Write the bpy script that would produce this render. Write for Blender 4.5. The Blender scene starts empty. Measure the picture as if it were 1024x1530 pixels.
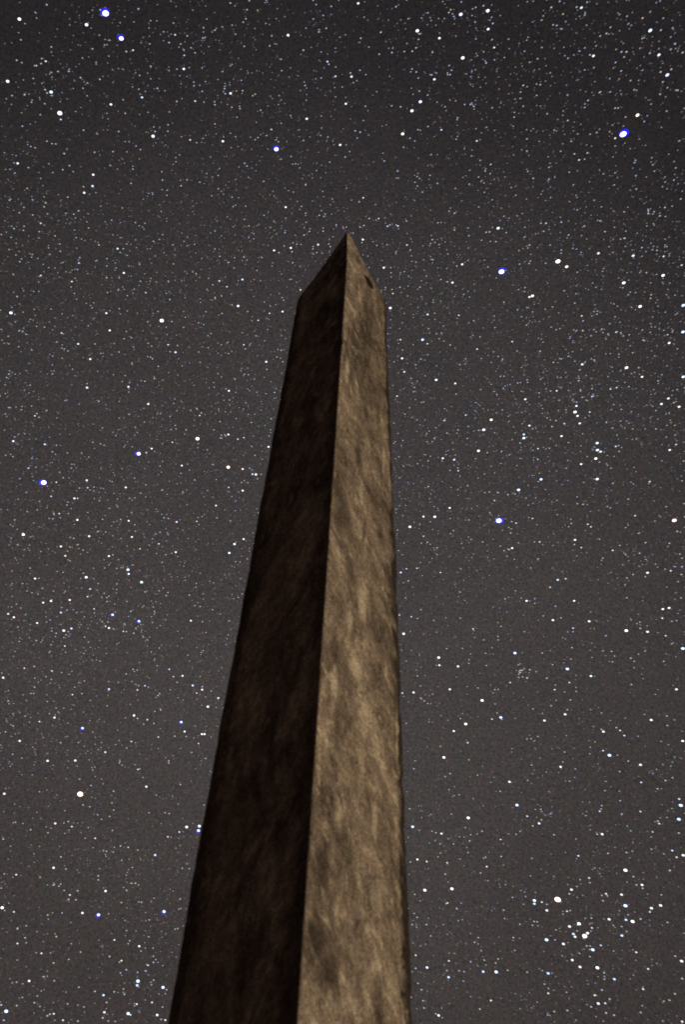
import bpy, bmesh, math, random
from mathutils import Vector, Matrix, noise

scene = bpy.context.scene
SC = 0.6                       # metres per unit of the camera solve
EYE = Vector((0.0, 0.0, 1.5))  # camera position, ground at z = 0

# ------------------------------------------------------------------ camera
PITCH, ROLL, PAN = 0.6974657889, -0.0574367162, 0.0191235011
F_PX = 1500.0                  # focal length in pixels of a 1024 x 1530 frame
cp, sp = math.cos(PAN), math.sin(PAN)
r0 = Vector((cp, -sp, 0)); y0 = Vector((sp, cp, 0)); zz = Vector((0, 0, 1))
fwd = math.cos(PITCH) * y0 + math.sin(PITCH) * zz
u0 = -math.sin(PITCH) * y0 + math.cos(PITCH) * zz
cr, sr = math.cos(ROLL), math.sin(ROLL)
right = cr * r0 - sr * u0
up = sr * r0 + cr * u0

cam_d = bpy.data.cameras.new('camera')
cam = bpy.data.objects.new('camera', cam_d)
scene.collection.objects.link(cam)
M = Matrix.Identity(4)
for i in range(3):
    M[i][0], M[i][1], M[i][2], M[i][3] = right[i], up[i], -fwd[i], EYE[i]
cam.matrix_world = M
cam_d.sensor_fit = 'VERTICAL'
cam_d.sensor_height = 24.0
cam_d.lens = 24.0 * F_PX / 1530.0
cam_d.clip_start = 0.05
cam_d.clip_end = 20000
cam_d.dof.use_dof = True
cam_d.dof.focus_distance = 4500.0
cam_d.dof.aperture_fstop = cam_d.lens / 11.0
scene.camera = cam

# ------------------------------------------------------------------ night sky glow
SUN_AZ, SUN_EL = math.radians(-24), math.radians(14)   # direction towards the lamp-like light
world = bpy.data.worlds.new('World')
scene.world = world
world.use_nodes = True
nt = world.node_tree
for n in list(nt.nodes): nt.nodes.remove(n)
def N(tree, kind, **kw):
    n = tree.nodes.new(kind)
    for k, v in kw.items(): setattr(n, k, v)
    return n
def L(tree, a, b): tree.links.new(a, b)

out = N(nt, 'ShaderNodeOutputWorld')
sky = N(nt, 'ShaderNodeTexSky', sky_type='NISHITA', sun_disc=False)
sky.sun_elevation = SUN_EL
sky.sun_rotation = math.pi / 2 - SUN_AZ
bg_sky = N(nt, 'ShaderNodeBackground'); bg_sky.inputs[1].default_value = 0.0005
L(nt, sky.outputs[0], bg_sky.inputs[0])
tc = N(nt, 'ShaderNodeTexCoord')
sep = N(nt, 'ShaderNodeSeparateXYZ'); L(nt, tc.outputs['Generated'], sep.inputs[0])
el = N(nt, 'ShaderNodeValToRGB'); L(nt, sep.outputs['Z'], el.inputs[0])
el.color_ramp.interpolation = 'EASE'
stops = [(0.0, (0.062, 0.050, 0.047)), (0.22, (0.056, 0.0465, 0.0445)), (0.50, (0.054, 0.0465, 0.0450)),
         (0.75, (0.046, 0.0400, 0.0400)), (0.92, (0.038, 0.0330, 0.0345)), (1.0, (0.034, 0.0300, 0.0315))]
e = el.color_ramp.elements
e[0].position, e[0].color = stops[0][0], (*stops[0][1], 1)
e[1].position, e[1].color = stops[-1][0], (*stops[-1][1], 1)
for p_, c_ in stops[1:-1]:
    q = e.new(p_); q.color = (*c_, 1)
# broad bank of airglow behind the monument: strongest along the view axis
lobe_dir = (fwd * 1.0 - up * 0.12 - right * 0.04).normalized()
dot = N(nt, 'ShaderNodeVectorMath', operation='DOT_PRODUCT')
L(nt, tc.outputs['Generated'], dot.inputs[0]); dot.inputs[1].default_value = lobe_dir
lobe = N(nt, 'ShaderNodeMapRange', interpolation_type='SMOOTHSTEP')
lobe.inputs[1].default_value = 0.81; lobe.inputs[2].default_value = 1.0
lobe.inputs[3].default_value = 0.56; lobe.inputs[4].default_value = 1.12
L(nt, dot.outputs['Value'], lobe.inputs[0])
# uneven airglow
n1 = N(nt, 'ShaderNodeTexNoise'); n1.inputs['Scale'].default_value = 3.2; n1.inputs['Detail'].default_value = 5
n1.inputs['Roughness'].default_value = 0.6
L(nt, tc.outputs['Generated'], n1.inputs['Vector'])
m1 = N(nt, 'ShaderNodeMapRange'); L(nt, n1.outputs[0], m1.inputs[0])
m1.inputs[1].default_value = 0.3; m1.inputs[2].default_value = 0.7; m1.inputs[3].default_value = 0.90; m1.inputs[4].default_value = 1.10
# grain of unresolved stars, slightly coloured
n2 = N(nt, 'ShaderNodeTexNoise'); n2.inputs['Scale'].default_value = 420; n2.inputs['Detail'].default_value = 2
n2.inputs['Roughness'].default_value = 0.8
L(nt, tc.outputs['Generated'], n2.inputs['Vector'])
m2 = N(nt, 'ShaderNodeMix', data_type='RGBA'); m2.inputs[0].default_value = 0.45
L(nt, n2.outputs[0], m2.inputs[6]); L(nt, n2.outputs[1], m2.inputs[7])
m2b = N(nt, 'ShaderNodeVectorMath', operation='MULTIPLY_ADD')
L(nt, m2.outputs[2], m2b.inputs[0]); m2b.inputs[1].default_value = (2.4, 2.4, 2.4); m2b.inputs[2].default_value = (-0.2, -0.2, -0.2)
v1 = N(nt, 'ShaderNodeVectorMath', operation='SCALE'); L(nt, el.outputs[0], v1.inputs[0]); L(nt, lobe.outputs[0], v1.inputs['Scale'])
v2 = N(nt, 'ShaderNodeVectorMath', operation='SCALE'); L(nt, v1.outputs[0], v2.inputs[0]); L(nt, m1.outputs[0], v2.inputs['Scale'])
v3 = N(nt, 'ShaderNodeVectorMath', operation='MULTIPLY'); L(nt, v2.outputs[0], v3.inputs[0]); L(nt, m2b.outputs[0], v3.inputs[1])
bg = N(nt, 'ShaderNodeBackground'); L(nt, v3.outputs[0], bg.inputs[0]); bg.inputs[1].default_value = 0.96
add = N(nt, 'ShaderNodeAddShader'); L(nt, bg_sky.outputs[0], add.inputs[0]); L(nt, bg.outputs[0], add.inputs[1])
L(nt, add.outputs[0], out.inputs[0])

# ------------------------------------------------------------------ the one light, warm and low
sd = bpy.data.lights.new('sun', 'SUN')
sd.energy = 2.1; sd.angle = math.radians(0.5); sd.color = (1.0, 0.94, 0.63)
sun = bpy.data.objects.new('sun', sd); scene.collection.objects.link(sun)
tow = Vector((math.cos(SUN_AZ) * math.cos(SUN_EL), math.sin(SUN_AZ) * math.cos(SUN_EL), math.sin(SUN_EL)))
sun.rotation_euler = tow.to_track_quat('Z', 'Y').to_euler()
sun.location = tow * 30

scene.view_settings.view_transform = 'Standard'
scene.view_settings.look = 'None'
scene.view_settings.exposure = 0.0
scene.view_settings.gamma = 1.0
scene.cycles.use_denoising = False
scene.cycles.pixel_filter_type = 'BLACKMAN_HARRIS'
scene.cycles.filter_width = 1.6

# ------------------------------------------------------------------ helpers
def link(o): scene.collection.objects.link(o); return o
def tag(o, label, cat, group=None):
    o['label'] = label; o['category'] = cat
    if group: o['group'] = group
    return o

# ------------------------------------------------------------------ obelisk size and the wear marks on its lit face
D = 7.081903393 * SC
YAW = 0.04051494748
B0, T0, H0, P0 = 0.60541427 * SC, 0.35006258 * SC, 9.0 * SC, 1.31276773 * SC
Z_SH = EYE.z + H0              # nominal height of the shoulders

def face_uv(px, py):
    """metres from the near corner and height of a point of the right-hand face of the shaft"""
    d = fwd * F_PX + right * (px - 512) + up * (765 - py)
    an = YAW - math.pi / 4
    nh = Vector((math.cos(an), math.sin(an), 0)); tn = Vector((-nh.y, nh.x, 0))
    c = Vector((0, D, 0)); k = (B0 - T0) / H0
    t_ = (B0 + nh.dot(c)) / (nh.dot(d) + k * d.z)
    p = d * t_ - c
    z = EYE.z + d.z * t_
    return (p.dot(tn) + B0 - k * d.z * t_, z)
DARK_SPOTS = [(*face_uv(x, y), a * 1.35, b_ * 1.25, min(k * 1.2, .95)) for x, y, a, b_, k in (
    (478, 1300, .045, .16, .75), (472, 1400, .05, .12, .8), (488, 1455, .06, .10, .7), (586, 905, .05, .42, .8),
    (508, 765, .06, .20, .6), (560, 745, .09, .10, .6), (553, 465, .018, .22, .6), (525, 850, .04, .16, .5),
    (505, 980, .07, .12, .5), (500, 1110, .03, .22, .55), (560, 590, .04, .2, .4), (604, 1330, .05, .5, .7))]
PALE_SPOTS = [(*face_uv(x, y), a, b_, k) for x, y, a, b_, k in (
    (540, 905, .035, .13, .75), (499, 1022, .03, .12, .75), (530, 1000, .05, .06, .6), (556, 1447, .05, .05, .7),
    (600, 1145, .02, .10, .8), (518, 553, .02, .16, .7), (522, 925, .02, .10, .5), (556, 1230, .02, .13, .6),
    (590, 1090, .015, .16, .6), (505, 1215, .03, .08, .5), (570, 690, .015, .13, .5), (562, 1340, .06, .07, .5), (545, 1080, .03, .1, .5))]

# ------------------------------------------------------------------ stone
def stone_material():
    m = bpy.data.materials.new('weathered_granite'); m.use_nodes = True
    t = m.node_tree
    b = t.nodes['Principled BSDF']
    uv = N(t, 'ShaderNodeUVMap', uv_map='metres')      # x: metres from the near corner, y: height
    un = N(t, 'ShaderNodeUVMap', uv_map='share')       # x: 0 near corner .. 1 next corner
    su = N(t, 'ShaderNodeSeparateXYZ'); L(t, uv.outputs[0], su.inputs[0])
    sn = N(t, 'ShaderNodeSeparateXYZ'); L(t, un.outputs[0], sn.inputs[0])
    def math_(op, a, b_=None, c_=None, clamp=False):
        n = N(t, 'ShaderNodeMath', operation=op); n.use_clamp = clamp
        for i, v in enumerate((a, b_, c_)):
            if v is None: continue
            if isinstance(v, (int, float)): n.inputs[i].default_value = v
            else: L(t, v, n.inputs[i])
        return n.outputs[0]
    absu = math_('ABSOLUTE', su.outputs[0])
    sgn = math_('SIGN', su.outputs[0])
    comb = N(t, 'ShaderNodeCombineXYZ'); L(t, absu, comb.inputs[0]); L(t, su.outputs[1], comb.inputs[1]); L(t, sgn, comb.inputs[2])
    def ns(rot, sx, sy, detail=4, rough=0.6, dist=0.0, w=0.0):
        mp1 = N(t, 'ShaderNodeMapping'); L(t, comb.outputs[0], mp1.inputs[0]); mp1.inputs['Rotation'].default_value = (0, 0, math.radians(rot))
        mp = N(t, 'ShaderNodeMapping'); L(t, mp1.outputs[0], mp.inputs[0]); mp.inputs['Scale'].default_value = (sx, sy, 3.7)
        mp.inputs['Location'].default_value = (w, w * 1.7, 0)
        n = N(t, 'ShaderNodeTexNoise'); L(t, mp.outputs[0], n.inputs['Vector'])
        n.inputs['Scale'].default_value = 1; n.inputs['Detail'].default_value = detail
        n.inputs['Roughness'].default_value = rough; n.inputs['Distortion'].default_value = dist
        return n.outputs[0]
    def mr(v, a, b_, c_=0.0, d=1.0, smooth=True):
        n = N(t, 'ShaderNodeMapRange'); n.interpolation_type = 'SMOOTHSTEP' if smooth else 'LINEAR'
        L(t, v, n.inputs[0])
        for i, x in zip((1, 2, 3, 4), (a, b_, c_, d)): n.inputs[i].default_value = x
        return n.outputs[0]
    big = ns(-12, 6.0, 2.6, 6, 0.62, 0.7, 11)
    mid = ns(-32, 15, 8.5, 6, 0.68, 1.1, 4)       # slanted: high by the near corner, low away from it
    streak = ns(-27, 44, 13, 5, 0.68, 0.8, 7)
    vert = ns(-3, 60, 8, 3, 0.6, 0.3, 2)
    fine = ns(0, 120, 95, 4, 0.95, 0, 5)
    h = math_('MULTIPLY', big, 0.36)
    h = math_('MULTIPLY_ADD', mid, 0.26, h)
    h = math_('MULTIPLY_ADD', streak, 0.10, h)
    h = math_('MULTIPLY_ADD', vert, 0.08, h)
    h = math_('MULTIPLY_ADD', fine, 0.22, h)
    # the top third is browner and darker than the rest
    h = math_('ADD', h, mr(math_('MULTIPLY_ADD', big, 1.6, su.outputs[1]), 4.6, 6.6, 0.0, -0.030))
    ramp = N(t, 'ShaderNodeValToRGB'); L(t, h, ramp.inputs[0])
    el = ramp.color_ramp.elements
    el[0].position = 0.415; el[0].color = (0.080, 0.055, 0.046, 1)
    el[1].position = 0.590; el[1].color = (0.66, 0.48, 0.385, 1)
    q = el.new(0.47); q.color = (0.205, 0.142, 0.120, 1)
    q = el.new(0.53); q.color = (0.345, 0.243, 0.200, 1)
    speck = ns(0, 95, 75, 2, 1.0, 0, 3)
    # pale lichen-like chips
    chip = mr(ns(-26, 24, 8, 3, 0.5, 0.8, 23), 0.60, 0.70, 0, 0.6)
    c1 = N(t, 'ShaderNodeMix', data_type='RGBA'); L(t, chip, c1.inputs[0]); L(t, ramp.outputs[0], c1.inputs[6])
    c1.inputs[7].default_value = (0.66, 0.48, 0.38, 1)
    # darker bands along the outer arrises and the left face's near side; sooty patches
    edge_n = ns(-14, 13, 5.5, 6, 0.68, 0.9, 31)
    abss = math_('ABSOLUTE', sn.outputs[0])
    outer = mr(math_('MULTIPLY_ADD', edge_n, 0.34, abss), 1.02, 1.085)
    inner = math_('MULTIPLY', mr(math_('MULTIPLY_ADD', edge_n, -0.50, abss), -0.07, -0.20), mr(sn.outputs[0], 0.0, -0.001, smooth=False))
    soot = mr(ns(0, 5.5, 1.6, 5, 0.62, 0.7, 41), 0.55, 0.66, 0, 0.6)
    # stains and pale worn spots that have a place of their own on the lit face
    warp = ns(-28, 16, 6, 4, 0.65, 0.8, 17)
    def spots(lst):
        tot = None
        for (u_, z_, ru, rz, k_) in lst:
            a_ = math_('DIVIDE', math_('SUBTRACT', su.outputs[0], u_), ru)
            b_ = math_('DIVIDE', math_('SUBTRACT', su.outputs[1], z_), rz)
            d_ = math_('SQRT', math_('ADD', math_('MULTIPLY', a_, a_), math_('MULTIPLY', b_, b_)))
            d_ = math_('MULTIPLY_ADD', warp, 3.0, d_)
            v_ = mr(d_, 2.7, 1.7, 0, k_)
            tot = v_ if tot is None else math_('MAXIMUM', tot, v_)
        return tot
    soot = math_('MAXIMUM', soot, spots(DARK_SPOTS))
    pale = spots(PALE_SPOTS)
    dark_mix = math_('MAXIMUM', math_('MULTIPLY', inner, 0.72), soot)
    c2 = N(t, 'ShaderNodeMix', data_type='RGBA'); L(t, dark_mix, c2.inputs[0]); L(t, c1.outputs[2], c2.inputs[6])
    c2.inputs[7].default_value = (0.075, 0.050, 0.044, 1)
    c3 = N(t, 'ShaderNodeMix', data_type='RGBA'); L(t, pale, c3.inputs[0]); L(t, c2.outputs[2], c3.inputs[6])
    c3.inputs[7].default_value = (0.70, 0.52, 0.42, 1)
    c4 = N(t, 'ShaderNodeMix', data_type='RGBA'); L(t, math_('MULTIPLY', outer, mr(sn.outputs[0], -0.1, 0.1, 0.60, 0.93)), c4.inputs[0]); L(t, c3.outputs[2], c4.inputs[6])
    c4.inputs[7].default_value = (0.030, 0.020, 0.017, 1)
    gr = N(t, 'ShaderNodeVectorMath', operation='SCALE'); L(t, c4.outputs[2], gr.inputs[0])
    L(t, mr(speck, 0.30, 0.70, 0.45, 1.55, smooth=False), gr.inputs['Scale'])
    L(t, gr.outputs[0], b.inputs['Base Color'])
    b.inputs['Roughness'].default_value = 0.93
    b.inputs['Specular IOR Level'].default_value = 0.12
    bh = math_('MULTIPLY', mid, 1.6)
    bh = math_('MULTIPLY_ADD', streak, 0.55, bh)
    bh = math_('MULTIPLY_ADD', vert, 0.35, bh)
    bh = math_('MULTIPLY_ADD', fine, 0.40, bh)
    bp = N(t, 'ShaderNodeBump'); L(t, bh, bp.inputs['Height'])
    bp.inputs['Strength'].default_value = 0.8; bp.inputs['Distance'].default_value = 0.022
    L(t, bp.outputs[0], b.inputs['Normal'])
    return m
stone = stone_material()

# ------------------------------------------------------------------ obelisk
def half(z):                   # half width of the shaft at height z
    k = (z - EYE.z) / H0
    h = B0 + (T0 - B0) * k
    return h * (1 + 0.012 * math.sin(math.pi * min(max(k, 0), 1)))
# corner order: M (near), R (right), B (back), L (left)
ANG = [YAW - math.pi / 2, YAW, YAW + math.pi / 2, YAW + math.pi]
CH = [0.007, 0.040, 0.02, 0.022]        # how worn each arris is
DZ = [0.0, 0.005, 0.0, -0.045]          # shoulders are not level
DZ_R = [0.0, 0.0, 0.0, 0.0]
NF = 40
def section(h):
    """loop of (x, y, metres, share) round the shaft, starting at the back corner seam"""
    cs = [Vector((math.cos(a), math.sin(a))) * h * math.sqrt(2) for a in ANG]
    cs = [c + c.normalized() * w * 0.40 for c, w in zip(cs, CH)]
    side = 2 * h
    pts = []
    # faces: L side from B to L to M (negative), then M to R to B (positive)
    def face(c0, c1, w0, w1, s0, s1):
        res = []
        for i in range(NF):
            # denser sampling near the corners
            t_ = 0.5 - 0.5 * math.cos(math.pi * (i / NF))
            t_ = 0.5 * t_ + 0.5 * (i / NF)
            res.append((c0.lerp(c1, t_), s0 + (s1 - s0) * t_, t_, w0, w1))
        return res
    raw = face(cs[2], cs[3], CH[2], CH[3], -2, -1) + face(cs[3], cs[0], CH[3], CH[0], -1, 0) \
        + face(cs[0], cs[1], CH[0], CH[1], 0, 1) + face(cs[1], cs[2], CH[1], CH[2], 1, 2)
    for p, s, t_, w0, w1 in raw:
        # pull points near an arris inward: a rounded, worn corner
        d0, d1 = t_ * side, (1 - t_) * side
        pull = Vector((0, 0))
        for d, w in ((d0, w0), (d1, w1)):
            w = min(w, side * 0.22)
            r = w * 1.8
            if d < r:
                k = (1 - d / r) ** 2
                pull -= p.normalized() * w * 0.42 * k
        pts.append((p + pull, s * side, s))
    return pts
def share_dz(s):
    # shoulder offset interpolated between corners
    k = (s + 2)                # 0 B, 1 L, 2 M, 3 R, 4 B
    vals = [DZ[2], DZ[3], DZ[0], DZ[1], DZ[2]]
    i = min(int(k), 3); f = k - i
    return vals[i] * (1 - f) + vals[i + 1] * f
def rough(p, nrm, s):
    q = Vector((p.x * 1.0, p.y * 1.0, p.z * 0.6))
    a = noise.noise(q * 3.1) * 0.0060
    # slanted spalls
    t_ = abs(s) * 0.6
    q2 = Vector((-t_ * 9 - p.z * 5.0, p.z * 1.6 - t_ * 0.9, 3 if s > 0 else 8))
    a += noise.noise(q2) * 0.0040
    q3 = Vector((-t_ * 30 - p.z * 14, p.z * 5, 13 if s > 0 else 18))
    a += noise.noise(q3) * 0.0022
    a += noise.noise(Vector((p.x * 45, p.y * 45, p.z * 16))) * 0.0014
    e_ = min(abs(abs(s) - 1), abs(s) if False else 9)
    if e_ < 0.12:              # broken outer arrises
        w = 1 - e_ / 0.12
        nn = noise.noise(Vector((s * 3, p.z * 4.5, 5))) + 0.5 * noise.noise(Vector((s * 5, p.z * 13, 9)))
        a -= w * (0.004 + 0.015 * max(0, nn)) * (1.0 if s > 0 else 0.12)
    return nrm * a

def build_part(name, rings, close_bottom, apex):
    """rings: list of (z function, half width, factor); returns object"""
    bm = bmesh.new()
    uv_m = bm.loops.layers.uv.new('metres'); uv_s = bm.loops.layers.uv.new('share')
    loops, info = [], {}
    for ring in rings:
        vs = []
        for p, s_m, s in section(ring[1]):
            z = ring[0] + share_dz(s) * ring[2]
            nrm = Vector((p.x, p.y, 0))
            # face normal of the side the point lies on
            fi = int(min(max(s + 2, 0), 3.999))
            an = [YAW + 3 * math.pi / 4, YAW + 5 * math.pi / 4, YAW + 7 * math.pi / 4, YAW + math.pi / 4][fi]
            nrm = Vector((math.cos(an), math.sin(an), 0))
            e_ = (s + 2) - math.floor(s + 2)
            if e_ < 0.03 or e_ > 0.97: nrm = Vector((p.x, p.y, 0)).normalized()
            co = Vector((p.x, p.y, z))
            co = co + rough(Vector((p.x, p.y, z)), nrm, s) * (ring[3] if len(ring) > 3 else 1.0)
            v = bm.verts.new((co.x, co.y, co.z)); vs.append(v); info[v] = (s_m, s, z)
        loops.append(vs)
    n = len(loops[0])
    def quad(vs, ss):
        f = bm.faces.new(vs); f.smooth = True
        for lp, (a, b_, z) in zip(f.loops, ss):
            lp[uv_m].uv = (a, z); lp[uv_s].uv = (b_, z)
    for a, b_ in zip(loops[:-1], loops[1:]):
        for i in range(n):
            j = (i + 1) % n
            ia, ja, jb, ib = info[a[i]], info[a[j]], info[b_[j]], info[b_[i]]
            if j == 0:
                ja = (-ja[0], 2, ja[2]); jb = (-jb[0], 2, jb[2])
            quad([a[i], a[j], b_[j], b_[i]], [ia, ja, jb, ib])
    if apex is not None:
        top = bm.verts.new(apex)
        a = loops[-1]
        for i in range(n):
            j = (i + 1) % n
            ia, ja = info[a[i]], info[a[j]]
            if j == 0: ja = (-ja[0], 2, ja[2])
            quad([a[i], a[j], top], [ia, ja, (0.0, ia[1], apex[2])])
    else:
        bm.faces.new(loops[-1])
    if close_bottom:
        bm.faces.new(list(reversed(loops[0])))
    bmesh.ops.recalc_face_normals(bm, faces=bm.faces)
    me = bpy.data.meshes.new(name); bm.to_mesh(me); bm.free()
    me.materials.append(stone)
    return link(bpy.data.objects.new(name, me))

obelisk = link(bpy.data.objects.new('obelisk', None))
obelisk.location = (0, D, 0)
tag(obelisk, 'tall weathered stone obelisk with pointed top, right face lit warm, left face in shadow', 'obelisk')

NZ = 470
rings = []
for i in range(NZ + 1):
    k = i / NZ
    z = -0.05 + (Z_SH + 0.05) * k
    rings.append((z, half(z), k ** 3))
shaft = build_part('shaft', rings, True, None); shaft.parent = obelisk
rings = []
NP = 44
APEX_DX = (-0.0, 0.0)
for i in range(NP):
    k = i / NP
    w = T0 * (1 - k) + 0.0
    # slightly swollen shoulders
    w *= 1 + 0.075 * math.exp(-k * 9) * (k * 9)
    rings.append((Z_SH + P0 * k, max(w, 0.004), (1 - k), 1 - 0.6 * k))
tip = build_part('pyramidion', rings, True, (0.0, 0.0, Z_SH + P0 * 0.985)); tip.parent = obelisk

# two sockets cut into the pyramidion, one on each side towards the camera
def ray(px, py):
    return (fwd * F_PX + right * (px - 512) + up * (765 - py)).normalized()
def socket(px, py, sign, wd, ht, dp, slant):
    # meet the sloping face
    an = YAW - math.pi / 4 if sign > 0 else YAW - 3 * math.pi / 4
    nh = Vector((math.cos(an), math.sin(an), 0))
    n_ = (nh * P0 + Vector((0, 0, T0))).normalized()
    p0 = Vector((0, D, Z_SH + P0))
    d = ray(px, py)
    t_ = (p0 - EYE).dot(n_) / d.dot(n_)
    hit = EYE + d * t_
    bm = bmesh.new()
    tx = Vector((0, 0, 1)).cross(n_).normalized(); ty = n_.cross(tx)
    prof = []
    K = 12
    for i in range(K):
        a = 2 * math.pi * i / K
        ca, sa = math.cos(a), math.sin(a)
        prof.append((wd / 2 * math.copysign(abs(ca) ** 0.6, ca), ht / 2 * math.copysign(abs(sa) ** 0.6, sa)))
    f_ = []; b_ = []
    for x, y in prof:
        q = hit + tx * (x + slant * y) + ty * y - Vector((0, D, 0))
        f_.append(bm.verts.new(q + (nh - zz * 0.12) * 0.06)); b_.append(bm.verts.new(q - (nh - zz * 0.12) * dp))
    bm.faces.new(f_); bm.faces.new(list(reversed(b_)))
    for i in range(K):
        j = (i + 1) % K
        bm.faces.new([f_[i], b_[i], b_[j], f_[j]])
    bmesh.ops.recalc_face_normals(bm, faces=bm.faces)
    me = bpy.data.meshes.new('cut'); bm.to_mesh(me); bm.free()
    me.materials.append(stone)
    c = link(bpy.data.objects.new('cut', me))
    c.location = (0, D, 0)
    return c
cuts = [socket(549.5, 423, 1, 0.070, 0.165, 0.24, 0.0), socket(484, 417, -1, 0.085, 0.15, 0.24, 0.0)]
bpy.context.view_layer.update()
for c in cuts:
    md = tip.modifiers.new('cut', 'BOOLEAN'); md.operation = 'DIFFERENCE'; md.solver = 'EXACT'; md.object = c
bpy.context.view_layer.update()
dg = bpy.context.evaluated_depsgraph_get()
new = bpy.data.meshes.new_from_object(tip.evaluated_get(dg))
tip.modifiers.clear(); tip.data = new
for c in cuts: bpy.data.objects.remove(c)

# ------------------------------------------------------------------ ground (below the frame)
gm = bpy.data.materials.new('dry_earth'); gm.use_nodes = True
t = gm.node_tree; b = t.nodes['Principled BSDF']
c_ = N(t, 'ShaderNodeTexCoord'); n_ = N(t, 'ShaderNodeTexNoise'); n_.inputs['Scale'].default_value = 1.5; n_.inputs['Detail'].default_value = 8
L(t, c_.outputs['Object'], n_.inputs['Vector'])
r_ = N(t, 'ShaderNodeValToRGB'); L(t, n_.outputs[0], r_.inputs[0])
r_.color_ramp.elements[0].position = .35; r_.color_ramp.elements[0].color = (.15, .108, .096, 1)
r_.color_ramp.elements[1].position = .7; r_.color_ramp.elements[1].color = (.34, .25, .225, 1)
L(t, r_.outputs[0], b.inputs['Base Color']); b.inputs['Roughness'].default_value = 1
bp = N(t, 'ShaderNodeBump'); L(t, n_.outputs[0], bp.inputs['Height']); bp.inputs['Distance'].default_value = 0.05; L(t, bp.outputs[0], b.inputs['Normal'])
bm = bmesh.new()
R_, K = 3500.0, 64
cen = bm.verts.new((0, 0, 0)); prev = None; rows = []
for rr in (3, 12, 50, 300, R_):
    row = []
    for i in range(K):
        a = 2 * math.pi * i / K
        zz_ = 0.0 if rr <= 12 else noise.noise(Vector((math.cos(a) * rr * .02, math.sin(a) * rr * .02, 0))) * min(rr * .006, 3)
        row.append(bm.verts.new((rr * math.cos(a), rr * math.sin(a), zz_)))
    rows.append(row)
for i in range(K):
    bm.faces.new([cen, rows[0][i], rows[0][(i + 1) % K]])
for a, b2 in zip(rows[:-1], rows[1:]):
    for i in range(K):
        j = (i + 1) % K
        bm.faces.new([a[i], b2[i], b2[j], a[j]])
for f in bm.faces: f.smooth = True
me = bpy.data.meshes.new('ground'); bm.to_mesh(me); bm.free(); me.materials.append(gm)
ground = link(bpy.data.objects.new('ground', me)); ground['kind'] = 'structure'

# ------------------------------------------------------------------ stars
R_SKY = 6000.0
def emis(name, col, st, attr=False, fall=1.6):
    m = bpy.data.materials.new(name); m.use_nodes = True
    t = m.node_tree
    for n in list(t.nodes): t.nodes.remove(n)
    o = N(t, 'ShaderNodeOutputMaterial'); e = N(t, 'ShaderNodeEmission'); L(t, e.outputs[0], o.inputs[0])
    e.inputs[0].default_value = (*col, 1); e.inputs[1].default_value = st
    # a ball of glowing gas: see-through, brightest where one looks through most of it
    lw = N(t, 'ShaderNodeLayerWeight'); lw.inputs[0].default_value = 0.5
    iv = N(t, 'ShaderNodeMath', operation='SUBTRACT'); iv.inputs[0].default_value = 1.0; L(t, lw.outputs['Facing'], iv.inputs[1])
    pw = N(t, 'ShaderNodeMath', operation='POWER'); L(t, iv.outputs[0], pw.inputs[0]); pw.inputs[1].default_value = fall
    ml = N(t, 'ShaderNodeMath', operation='MULTIPLY'); L(t, pw.outputs[0], ml.inputs[0]); ml.inputs[1].default_value = st
    L(t, ml.outputs[0], e.inputs[1])
    tr = N(t, 'ShaderNodeBsdfTransparent'); ad = N(t, 'ShaderNodeAddShader')
    L(t, e.outputs[0], ad.inputs[0]); L(t, tr.outputs[0], ad.inputs[1]); L(t, ad.outputs[0], o.inputs[0])
    if attr:
        a = N(t, 'ShaderNodeAttribute', attribute_name='star_colour'); L(t, a.outputs['Color'], e.inputs[0])
    m.cycles.emission_sampling = 'NONE'
    return m
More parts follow.
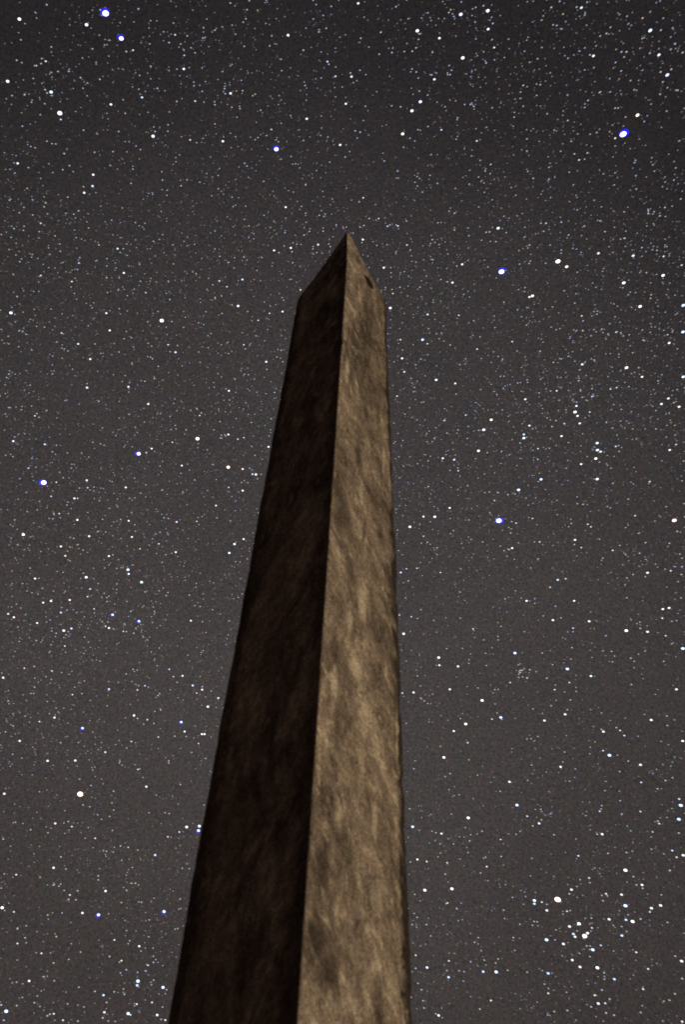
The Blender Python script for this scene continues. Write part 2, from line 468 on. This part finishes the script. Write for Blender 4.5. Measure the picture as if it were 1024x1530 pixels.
# star catalogue read off the photograph: crop origin, crop scale, then x y magnitude[colour]
ANCH = [
 (157.5, 20, 0, 'B', 'the big blue star top left', 'brilliant white star with a blue rim at the top edge, left of centre'),
 (181, 57.5, 1, 'B', 'the small blue star top left', 'smaller blue-rimmed star just below the brilliant one at the top left'),
 (413, 223, 1, 'B', 'the blue star above the left face', 'blue-rimmed white star up and to the left of the obelisk tip'),
 (932, 200.5, 0, 'B', 'the big blue star top right', 'brilliant white star with a blue rim near the right edge, high up'),
 (750, 406, 0, 'B', 'the big blue star beside the tip', 'brilliant blue-rimmed star level with the obelisk shoulder, to its right'),
 (746, 778, 0, 'B', 'the big blue star right of mid shaft', 'brilliant star with broad blue rim to the right of the middle of the shaft'),
 (65, 721, 0, 'B', 'the big blue star at mid left', 'brilliant white star with a blue rim near the left edge at mid height'),
 (207, 678, 1, 'B', 'the lesser blue star at mid left', 'blue-rimmed star between the left edge and the shaft, upper one of the mid-left pair'),
 (241.5, 479, 1, 'w', 'the lone white star at mid left', 'fat white star without a rim, left of the obelisk shoulder'),
 (295, 655.5, 1, 'o', 'the upper orange star near the shaft', 'orange-white star left of the shaft, upper of two alike'),
 (341, 698, 1, 'o', 'the lower orange star near the shaft', 'orange-white star left of the shaft, lower of two alike, nearer the stone'),
 (89, 169, 1, 'w', 'the hazy white star top left', 'soft white star with small companions in the upper left of the sky'),
 (834.5, 390.5, 1, 'w', 'the white pair right of the tip', 'upper left star of the close white pair right of the obelisk tip'),
 (119.5, 1186.5, 0, 'o', 'the big orange star bottom left', 'large round orange-white star in the lower left of the sky'),
 (834, 1344, 0, 'o', 'the big orange star bottom right', 'large orange-white star above the bright knot of stars at the lower right'),
 (1008.5, 777.5, 1, 'o', 'the orange star on the right edge', 'orange-white star touching the right edge at mid height'),
 (874.5, 1398.5, 1, 'w', 'the bright knot bottom right', 'brightest star of the tight knot at the lower right'),
 (296.5, 1241, 2, 'B', 'the blue star grazing the shaft', 'blue-rimmed star touching the left edge of the shaft near its lower end'),
 (168, 918.5, 2, 'B', 'the blue pair at lower left', 'left star of the blue-rimmed pair left of the lower shaft'),
 (123, 1088, 2, 'B', 'the blue star at lower left', 'blue-rimmed star at the lower left, above the big orange star'),
 (245, 1362, 2, 'B', 'the blue star near the bottom left', 'blue-rimmed star beside the bottom of the shaft on the left'),
 (893.5, 1446, 2, 'w', 'the white star near the bottom right', 'white star below the tight knot at the lower right'),
 (911.5, 1128.5, 2, 'b', 'the blue star at lower right', 'blue-white star in the sparse lower right of the sky'),
 (656, 982.5, 2, 'w', 'the white star right of lower shaft', 'white star close to the right of the lower shaft'),
 (893.5, 672.5, 2, 'b', 'the blue chain at mid right', 'middle star of the short vertical chain of blue stars at mid right'),
]
RAW = [
 (0, 0, 2.0, '''57 57 2 258 74 2 22 243 2 181 357 3 152 275 2b 140 278 3 134 268 4 457 407 2 463 393 4 424 291 3b 470 264 3b 806 137 3b 861 105 3 907 150 3 979 184 3 983 192 4 960 233 3 1003 228 3 840 177 3 842 211 3 549 206 3 606 114 4 642 90 4 549 149 4 377 154 3 397 150 3 523 104 3 124 175 4 136 183 3 205 213 3 122 190 4 108 196 4 72 283 4 133 310 3 331 312 3 528 303 3b 583 302 3 604 273 4 671 265 3 689 279 3 673 280 4 641 304 3 642 313 4 725 271 3 717 325 3 917 355 3 771 411 3 666 422 3 568 418 3 282 455 3 249 389 4 354 393 4 66 377 4 52 488 3 187 507 3 207 495 3 191 459 4 337 453 4b 278 522 3 276 556 3b 249 558 4 251 576 3 202 589 4 485 538 3 541 555 4 136 606 3 131 618 4 96 597 4 234 630 3 121 667 3 351 743 3b 368 743 3 295 732 4 227 710 4 458 721 3b 235 786 3 657 766 3 788 542 3 738 496 4 731 488 4 1017 433 3 907 420 4 812 387 4 854 619 3 914 637 4 966 691 3b 951 731 3b 947 755 4 873 752 4 744 675 4 404 665 4 58 782 4 391 548 4 385 544 4 139 14 4 49 180 4 240 232 4 276 146 4 450 198 4 505 127 4 729 768 4 701 770 4 319 773 4 178 729 4 41 683 4'''),
 (512, 0, 2.0, '''883 344 2y 816 413 3 903 363 3 354 43 2b 435 32 2 422 17 3 399 22 4 660 42 3y 625 22 3b 715 23 3b 650 4 3 224 92 2 290 114 3 450 70 3 436 87 3 454 142 3 360 173 2 430 188 4 52 210 3b 24 218 3b 27 229 3b 115 96 4 160 20 3 47 10 3 220 143 3b 209 153 4b 185 154 4 221 215 3 275 237 3 315 223 3 322 223 3 110 162 4 148 157 4 233 304 2b 208 331 2 255 284 4 230 272 4 147 316 4 174 319 4 10 310 3 383 312 3 393 318 4 448 322 4 514 350 3 592 253 3 541 255 4 533 275 4 296 388 3b 256 378 4y 180 400 2y 202 413 4 183 440 3 53 395 3 38 391 4 8 469 3 125 481 4 165 511 4 262 524 4 284 548 4 402 421 3 552 415 4 552 451 4 571 533 3 618 500 3 618 535 4 555 512 4 694 460 3b 708 478 3 733 457 3 653 452 4 761 396 4 674 360 4 735 300 4 790 100 3 921 91 2b 898 54 4 953 90 4 1018 157 3 947 164 3 741 164 3 751 167 3 675 174 4 835 155 4 850 155 4 834 212 3 952 215 3 972 224 2b 984 207 4 816 323 4 825 323 4 873 268 4 1003 270 4 444 491 4 427 511 4 407 529 4 442 519 4 239 574 3 62 591 3 50 603 3 80 653 3b 135 676 3 142 672 4 338 563 4 335 637 4 335 687 3 466 682 2b 430 694 4 440 693 4 490 695 4 459 722 3 269 716 3 193 732 3 203 747 3 594 667 4 610 667 4 655 747 3 766 757 3 703 627 3 843 633 3 915 638 4 965 620 4 896 740 3 961 766 3 845 712 4 941 748 4 671 797 2 560 732 4 950 645 4 874 486 4 992 538 4 879 565 4 655 664 4 878 525 4'''),
 (600, 380, 2.415, '''474 150 2y 463 154 3 185 102 3 167 99 4 143 91 4 220 36 3 201 42 4 447 120 4 804 103 2 946 76 2 886 66 4 863 188 2 947 9 3 1013 39 3 838 5 3 903 146 4 1019 184 2b 1018 280 2b 962 290 4 968 320 3 776 281 3 747 287 4 836 355 4 652 222 3b 657 240 4b 627 176 4 371 173 4 95 217 3b 208 220 3 77 308 2b 137 304 4 177 327 4 274 342 3 401 315 3 502 349 4 550 390 4 654 397 3 697 381 4 366 378 4 11 424 3b 126 453 2b 195 466 3y 198 504 4 70 378 4 358 440 4 421 464 4 455 453 4 369 484 4 287 488 4 448 523 3y 562 492 3 498 500 4 814 409 2 858 409 4 870 442 3 1019 442 2b 756 486 3 778 481 3 689 513 3 648 492 4 633 547 3 628 569 2 637 583 3 681 569 3 589 611 3 645 610 3 545 621 4 579 656 3 559 600 4 233 580 3 156 599 3y 325 597 2y 298 633 2 280 635 4 463 618 3 443 663 2b 443 650 3b 430 681 4 279 709 2 494 701 3 191 741 3b 150 736 3 206 781 3 176 780 4 120 664 4 101 638 4 165 645 4 205 634 4 30 554 4 45 496 4 708 681 2b 720 712 3 703 737 2 716 750 4 708 811 2b 775 693 3b 785 690 4 650 757 3 763 627 4 920 630 4 993 686 3 970 706 3 1004 550 3 965 520 3 940 540 3 985 535 4 505 812 2b 495 820 4 424 850 2b 411 865 4 350 860 4 337 888 3 175 915 3 80 946 3 121 947 2b 98 838 4 240 835 4 657 902 4 765 826 4 898 820 3 845 943 3 745 910 4 820 883 4 474 953 3b'''),
 (0, 400, 2.3273, '''597 187 4 513 188 4 37 157 2 430 18 3 141 27 3b 249 48 3 843 41 3b 789 66 3b 763 46 3 828 133 2b 369 158 3 370 35 4 373 86 4 488 47 4 506 87 4 682 20 4 772 159 4 770 98 4 898 183 3 213 227 3 197 258 4 271 265 3b 381 218 3 456 243 4 431 247 4 330 265 4 413 293 4 350 298 4 584 268 3 591 292 4b 610 294 3b 848 268 3 890 237 4 926 327 3 978 287 4 313 318 3y 523 311 4 550 343 4 302 403 4 302 417 3 446 414 3 447 432 4 515 474 3 503 395 4 536 385 4 343 464 4 120 515 3b 127 507 4 134 520 4 45 603 3 50 588 4 73 494 4 22 382 4 694 514 3b 700 505 4 796 428 3 770 583 4 794 580 3 782 582 4 827 596 3b 848 591 3b 766 592 4 647 564 4 599 607 3 361 617 4 508 643 3 527 629 3 155 614 3b 181 640 4 98 697 3b 247 697 4 195 746 3 219 730 4 177 795 3 301 739 3 304 765 3 302 733 4 326 763 4 258 802 3 269 802 3 437 764 3 389 744 4 632 688 3 844 700 3 868 697 4 878 718 3b 890 719 2b 739 684 4 795 764 3 844 775 3 751 827 3b 818 845 4 614 884 3b 684 882 3b 801 880 4 754 870 4 447 880 3 419 875 4 356 875 4 268 877 3 205 855 3 187 858 4 237 855 4 232 825 4 128 842 4 50 877 4 80 928 2 570 870 4 585 872 4 556 920 4 934 623 3 876 622 4 943 525 4 855 470 4 765 535 4'''),
 (0, 800, 2.56, '''897 33 2b 877 67 2b 607 32 3b 504 6 3 535 51 3 416 79 3 431 74 4 266 44 4 232 42 3 249 78 3o 340 3 3 281 11 4 329 160 2 318 144 4 489 131 2b 492 147 3 446 126 4 506 113 4 541 179 2b 555 216 4 672 64 3 620 103 4 634 74 4 932 14 3 946 90 4 635 230 4 642 218 4 343 205 3b 334 234 3b 266 247 3 194 251 3 164 257 3 232 295 3b 229 299 4 235 276 4 141 335 3 133 165 3 161 202 4 148 164 4 408 238 4 409 253 4 359 281 3b 531 328 2B 590 290 4 500 290 4 390 330 4 403 347 3b 416 354 3 433 357 4 434 351 4 471 367 3 483 368 4 519 355 4 548 389 4 511 374 4 30 300 3b 37 304 3 22 303 4 52 313 3 243 364 2b 272 356 3b 252 380 4 247 423 3 214 374 4 138 402 4b 730 326 3 774 330 4 876 327 4 745 268 4 724 228 4 765 272 4 788 371 4 92 508 3b 11 544 3 130 501 4 197 518 3 175 540 4b 181 544 3b 195 551 4 416 588 3b 276 609 3 312 605 4b 131 580 4 554 575 3b 567 580 4 519 570 4 525 591 3 482 530 4 508 512 4 524 515 4 647 512 3 663 540 3 671 540 4 698 537 3 737 574 3b 773 590 3 774 578 4 752 603 3 677 562 4 610 605 4 614 668 4 835 622 3b 795 655 2b 693 714 2B 706 750 3 712 769 4 668 768 4 772 760 3 782 760 3 759 796 3 605 771 3 512 689 3 525 700 4 563 705 3b 549 722 4 588 719 4 502 788 3o 484 813 4 299 792 4 402 829 3b 150 712 3b 207 697 3 74 786 3 231 793 4 181 862 3 287 861 3 527 895 3 456 870 4 645 862 4 645 870 4 49 728 4 20 751 4 95 691 4 180 635 4 30 633 4'''),
 (0, 1160, 3.2, '''19 83 3 699 49 3 434 43 4 862 39 4 892 242 2 857 266 3b 953 238 2b 802 289 3 454 296 3b 428 145 4 543 161 4 523 191 4 789 174 4 808 178 4 712 174 4 263 225 3 325 216 4 342 240 3 73 219 4 228 270 4 575 333 4 145 255 4 14 300 4 493 355 4 508 358 4 541 362 4 741 376 3b 290 385 4 255 437 3 314 443 4 76 470 3 469 476 4 469 495 4 627 511 4 647 511 4 504 548 3 370 547 4 333 567 3 327 588 4 362 590 4 258 517 4 289 515 4 9 628 2 65 648 3 393 653 3 470 662 2B 676 602 4 713 686 4 83 726 4 268 766 4 82 799 3 119 772 4 546 782 3b 665 812 3 580 881 3b 197 846 3 255 892 4 328 875 4 523 861 4 733 860 4 733 889 4 707 903 3b 695 930 4 603 925 4 659 979 2b 655 999 3b 779 1009 2b 796 1020 4 138 978 3 78 984 4 208 958 4 258 977 4 376 1008 4 453 1028 4 494 1046 3b 545 1030 4 594 1042 4 509 1081 4 653 1089 3 726 1081 3 777 1103 4 28 1123 2b 79 1096 4 163 1082 4 498 1128 3b 612 1134 2b 623 1140 3 751 1141 3 770 1162 4 790 1165 3 256 1135 3 300 1166 3 237 1137 4 225 1145 4 17 1166 4 371 1170 4 490 1155 4'''),
 (590, 760, 2.3594, '''998 80 4 486 36 3 429 51 3 413 46 4 54 64 2b 208 77 4 197 88 4 102 97 3 116 118 4 150 138 4 262 40 4 410 86 4 415 139 3 403 144 4 494 117 4 512 117 3 682 55 3 693 64 3 624 52 4 849 23 3 637 110 3 635 126 4 659 137 3 770 147 3 735 174 4 863 86 4 865 157 4 970 122 4 975 219 3 1007 160 4 886 120 4 893 226 3 885 240 4 820 244 4 842 232 4 22 225 3b 42 212 3 79 210 3 162 225 3b 230 294 4 390 318 4 576 251 3b 604 247 3 549 277 3 466 325 3 634 325 3 568 344 4 525 378 4 559 393 3 587 385 4 687 397 3 630 421 3 630 434 4 746 448 4 818 430 2 866 400 4 867 422 4 893 434 3 945 386 3 957 448 3 947 354 3 969 350 3 1014 205 4 59 381 3 17 375 3 93 356 4 232 386 4 277 424 3 32 441 2b 366 463 4 365 450 4 158 552 3 224 556 3 81 590 4 425 509 2b 324 553 4 262 545 4 521 509 4 626 490 4 766 503 4 834 527 4 846 538 4 610 565 2b 617 613 3 693 590 3 565 638 3 537 598 4 408 613 3 366 637 4 354 638 4 294 632 4 195 637 3 27 650 3 67 648 3 92 668 4 104 678 4 117 687 4 309 676 2 362 720 4 375 736 2b 344 742 3 251 759 2 209 784 3 258 825 3 232 740 4 553 694 4 529 747 3 602 725 3 610 709 4 482 811 4 506 803 4 621 674 4 995 637 3 906 745 3 961 731 4 737 786 3 730 778 4 796 782 3 783 772 4 811 800 3 736 853 3 868 903 3 600 858 4 586 910 3 174 877 2 162 838 4 825 890 4 1018 493 2b 1017 819 3 836 620 4 950 538 4 68 917 4 450 570 4 443 578 4 452 593 4 478 568 4 500 575 4 468 596 4'''),
 (600, 1140, 2.415, '''391 68 3 418 152 2b 867 7 3 867 70 3 577 14 4 980 53 4 955 63 4 926 93 4 717 174 3b 242 198 2 232 233 4 41 230 2b 145 255 3 111 246 4 251 259 4 247 281 4 292 246 4 455 192 3 498 218 3 475 227 4 552 259 4 415 257 4 359 276 3 1004 130 3b 1010 153 2b 1003 203 2b 932 219 3 927 210 4 1003 253 4 979 316 3b 995 340 3 864 175 3 797 184 4 791 136 4 726 257 3 708 257 4 736 100 4 58 348 3 92 356 3b 166 360 3b 33 357 4 241 323 4 305 340 4 309 374 3 287 397 4 361 337 4 159 401 4 85 459 2 183 454 2 167 505 3 201 526 4 370 531 4 402 485 4 640 335 3 747 326 4 814 323 4 810 387 2 679 415 3 646 421 4 839 410 4 870 440 3 850 440 4 872 452 4 615 457 3 607 472 4 481 496 2b 481 508 3b 508 502 3 526 532 3 599 535 3 740 472 3 729 497 4 810 515 2b 796 475 3 937 514 3 904 524 3 898 538 4 812 566 3b 836 572 2 842 577 3 751 564 3 797 623 3b 796 590 4 642 580 2 689 595 3 608 590 3 622 617 3b 628 627 3 673 614 3 692 674 2b 721 658 3 586 653 3 525 638 2b 670 660 4 849 683 3 618 711 3 646 736 3 480 572 4 491 573 4 526 510 4 172 714 3b 171 773 3b 251 717 4 350 707 4 296 753 3b 343 754 2b 455 755 4 531 759 3b 531 831 3b 733 757 4 770 780 3b 892 743 3 1013 715 3 874 816 3 989 833 4 969 856 4 1015 778 4 725 819 4 699 838 3 712 868 3 737 867 3b 686 880 4 769 910 4 740 902 4 753 852 4 324 857 3 284 888 4 135 911 3 125 905 4 52 694 3 39 583 4 57 557 4 91 583 4 93 738 3 52 741 4 73 818 4 82 884 4 265 647 4 405 630 4 1015 933 3 962 575 4 865 900 4 600 893 4 1019 333 3 30 165 4 176 38 4'''),
 (400, 320, 4.267, '''773 73 3 762 80 4 832 75 3 615 72 4 650 27 3 708 28 4 330 7 4 355 108 3b 323 196 3b 312 245 3b 267 110 4 232 133 4 110 118 4 148 215 3 163 241 3 41 231 3 72 245 4 390 190 4 400 207 4 438 68 4 484 88 4 608 162 3 697 200 4 762 195 4 890 198 3b 912 231 3 819 241 4 742 341 3 210 482 3 752 467 4 800 506 3 783 598 2 845 465 4 973 465 4 95 621 3 12 632 3 1018 638 3 848 800 3 988 800 2b 1020 826 3 858 919 3 978 920 4 874 1003 2b 945 960 4 826 1160 3 906 1237 3 930 1132 4 983 1200 4 44 1137 4'''),
]
CAT = list(ANCH)
for ox, oy, scl, txt in RAW:
    tk = txt.split()
    for i in range(0, len(tk), 3):
        px, py = ox + float(tk[i]) / scl, oy + float(tk[i + 1]) / scl
        if any(abs(px - q[0]) < 3.2 and abs(py - q[1]) < 2.6 for q in CAT): continue
        mg = int(tk[i + 2][0])
        if mg == 3 and oy == 0 and (i // 3 * 7) % 11 < 6: mg = 4      # the top of the sky holds fewer bright ones
        CAT.append((px, py, mg, tk[i + 2][1:] or 'w'))
CAT.sort(key=lambda q: (q[2], 0 if len(q) > 4 else 1, (q[0] * 7.31 + q[1] * 3.17) % 10))
SMALL = CAT[300:]              # beyond the 300 that show largest: into the one mesh of faint stars
CAT = CAT[:300]
rng = random.Random(11)
COL = {'w': (0.92, 0.95, 1.0), 'b': (0.58, 0.74, 1.0), 'o': (1.0, 0.72, 0.55), 'y': (1.0, 0.92, 0.74)}
WORD = {'w': 'white', 'b': 'blue-white', 'o': 'orange-tinted', 'y': 'yellowish'}
# size (pixels of the photograph) and strength for magnitudes 0..4
SIZE = [3.3, 2.6, 1.95, 1.55, 1.3]
STR = [2.2, 1.6, 1.05, 0.72, 0.42]
mats = {(c, m_): emis('starlight_%s_%d' % (WORD[c].replace('-', '_'), m_), COL[c], STR[m_]) for c in COL for m_ in range(5)}
fringe = {k: emis('blue_fringe_light_%d' % k, (0.01, 0.01, 1.0), v, False, 1.2) for k, v in ((0, 0.6), (1, 0.45), (2, 0.22))}

def blob_mesh(name, mat, sub=2):
    bm = bmesh.new(); bmesh.ops.create_icosphere(bm, subdivisions=sub, radius=1.0)
    r = random.Random(len(name))
    for v in bm.verts:
        v.co *= 1 + 0.10 * (r.random() - 0.5)
    for f in bm.faces: f.smooth = True
    me = bpy.data.meshes.new(name); bm.to_mesh(me); bm.free(); me.materials.append(mat)
    return me
core_me = {k: blob_mesh('star_core', m) for k, m in mats.items()}
fr_me = {k: blob_mesh('blue_fringe', m) for k, m in fringe.items()}
PX = R_SKY / F_PX
def trail(px, py):
    """direction (in the picture plane) in which the turning sky drew each star out, and stretch"""
    tx, ty = (px - 512) / 512, (py - 765) / 765
    ang = math.radians(-6 + 18 * ty * (0.5 + 0.5 * tx) - 8 * (1 - ty) * tx + 10 * (ty > 0.2))
    return ang, 1.18 + 0.22 * max(tx, 0)
def place(o, px, py, r, depth=0.0, stretch=True):
    d = ray(px, py)
    o.location = EYE + d * (R_SKY + depth)
    a, st = trail(px, py)
    x = (right * math.cos(a) - up * math.sin(a)); x = (x - d * x.dot(d)).normalized()
    z = d; y = z.cross(x)
    o.rotation_euler = Matrix((x, y, z)).transposed().to_euler()
    k = PX * r / (fwd.dot(d)) * (R_SKY + depth) / R_SKY
    if not stretch: st = 1.1
    o.scale = (k * st, k, k)

SECT = ['right of', 'above right of', 'above', 'above left of', 'left of', 'below left of', 'below', 'below right of']
ORD = ['nearest', 'second nearest', 'third nearest', 'fourth nearest', 'fifth nearest', 'sixth nearest', 'seventh nearest', 'eighth nearest', 'ninth nearest', 'tenth nearest', 'eleventh nearest', 'twelfth nearest']
buckets = {}
for s in CAT:
    if len(s) > 4: continue
    a = min(ANCH, key=lambda q: (q[0] - s[0]) ** 2 + (q[1] - s[1]) ** 2)
    dx, dy = s[0] - a[0], -(s[1] - a[1])
    k = int(round(math.degrees(math.atan2(dy, dx)) / 45)) % 8
    buckets.setdefault((a[4], k), []).append((math.hypot(dx, dy), s))
names = {}
for (an, k), lst in buckets.items():
    lst.sort(key=lambda q: q[0])
    for i, (dd, s) in enumerate(lst):
        size = ['large', 'large', 'bright', 'small', 'small'][s[2]]
        if len(lst) == 1:
            names[s] = '%s %s star %s %s' % (size, WORD[s[3].lower()], SECT[k], an)
        else:
            names[s] = '%s %s star %s %s %s' % (size, WORD[s[3].lower()], ORD[min(i, 11)], SECT[k], an)
for s in CAT:
    px, py, mg, c = s[:4]
    halo = c == 'B'
    cc = 'b' if c in 'Bb' and mg > 1 else ('w' if halo else c)
    o = link(bpy.data.objects.new('star', core_me[(cc, mg)]))
    label = names.get(s, None) or s[4]
    if len(s) > 4:
        label = s[5]
    tag(o, label, 'star', 'stars in the night sky')
    r = SIZE[mg] * rng.uniform(0.93, 1.07)
    place(o, px, py, r)
    if halo:
        hk = min(mg, 2)
        h = link(bpy.data.objects.new('blue_fringe', fr_me[hk]))
        # glowing shell standing in for lens colour fringing: just behind, offset from picture centre
        off = Vector((0, 0))
        vx, vy = px - 512, py - 765
        q = math.hypot(vx, vy) + 1e-6
        sh = 0.8 + 1.5 * min(q / 900, 1)
        place(h, px + vx / q * sh, py + vy / q * sh, r * 1.6, depth=60)
        mw = h.matrix_world
        bpy.context.view_layer.update()
        mi = o.matrix_world.inverted() @ h.matrix_world
        h.parent = o
        h.matrix_parent_inverse = Matrix.Identity(4)
        h.matrix_local = mi

# the uncountable faint ones: one mesh of tiny solid octahedra
def faint():
    r = random.Random(4)
    vs, fs, cols = [], [], []
    # knots of denser stars: centre x, y, radius, count (pixels of the photograph)
    clumps = [(860, 600, 45, 34), (895, 675, 22, 12), (870, 1385, 40, 16), (783, 1005, 14, 22), (985, 500, 26, 22),
              (650, 390, 20, 10), (70, 130, 40, 14), (240, 205, 30, 10), (345, 140, 26, 10), (770, 630, 60, 30),
              (20, 920, 26, 16), (90, 945, 30, 16), (170, 925, 34, 16), (640, 1045, 12, 7), (850, 190, 30, 8),
              (815, 1222, 10, 14), (1000, 600, 40, 20), (430, 345, 50, 20), (620, 700, 50, 30), (700, 20, 50, 14)]
    P = [(q[0], q[1], {3: 2.3, 4: 1.0}[q[2]] * r.uniform(.85, 1.15)) for q in SMALL]
    for x, y, rad, n in clumps:
        for _ in range(n):
            P.append((r.gauss(x, rad * .6), r.gauss(y, rad * .6), r.random() ** 2.0))
    def dens(x, y):
        d = 0.62 + 0.30 * noise.noise(Vector((x * .006, y * .006, 2))) + 0.30 * noise.noise(Vector((x * .02, y * .02, 7)))
        d += 0.22 * math.exp(-((y - 650 + 0.25 * x) / 420) ** 2)
        if y < 320: d -= 0.22
        if x > 600 and y > 850: d -= 0.30
        if x < 320 and y > 1150: d -= 0.18
        return max(0.06, min(1, d))
    tries = 0
    while tries < 95000:
        tries += 1
        x, y = r.uniform(-700, 1724), r.uniform(-700, 2100)
        if r.random() > dens(x, y) * (1.0 if -80 < x < 1104 and -80 < y < 1610 else 0.35): continue
        P.append((x, y, 0.95 * r.random() ** 3.2))
    for x, y, br in P:
        d = ray(x, y)
        c = EYE + d * (R_SKY + 200)
        a, st = trail(x, y)
        ax = (right * math.cos(a) - up * math.sin(a)); ax = (ax - d * ax.dot(d)).normalized(); ay = d.cross(ax)
        k = PX / max(.3, fwd.dot(d)) * (1.15 + 0.30 * min(br, 1.2))
        i0 = len(vs)
        for q in (ax * st * 1.1, ay, -ax * st * 1.1, -ay, d, -d):
            vs.append(tuple(c + q * k))
        for f in ((0, 1, 4), (1, 2, 4), (2, 3, 4), (3, 0, 4), (1, 0, 5), (2, 1, 5), (3, 2, 5), (0, 3, 5)):
            fs.append(tuple(i0 + q for q in f))
        I = 0.040 + 0.20 * br
        t_ = r.random()
        hue = (0.78, 0.88, 1.25) if t_ < .50 else ((1, .98, .95) if t_ < .8 else (1.06, .96, .82))
        cols += [(I * hue[0], I * hue[1], I * hue[2], 1.0)] * 6
    me = bpy.data.meshes.new('faint_stars'); me.from_pydata(vs, [], fs)
    at = me.color_attributes.new('star_colour', 'FLOAT_COLOR', 'POINT')
    at.data.foreach_set('color', [x for c in cols for x in c])
    for p_ in me.polygons: p_.use_smooth = True
    me.materials.append(emis('faint_starlight', (1, 1, 1), 1.0, True, 1.0))
    o = link(bpy.data.objects.new('faint_stars', me))
    tag(o, 'countless faint pinprick stars scattered over the whole dark sky', 'stars'); o['kind'] = 'stuff'
faint()
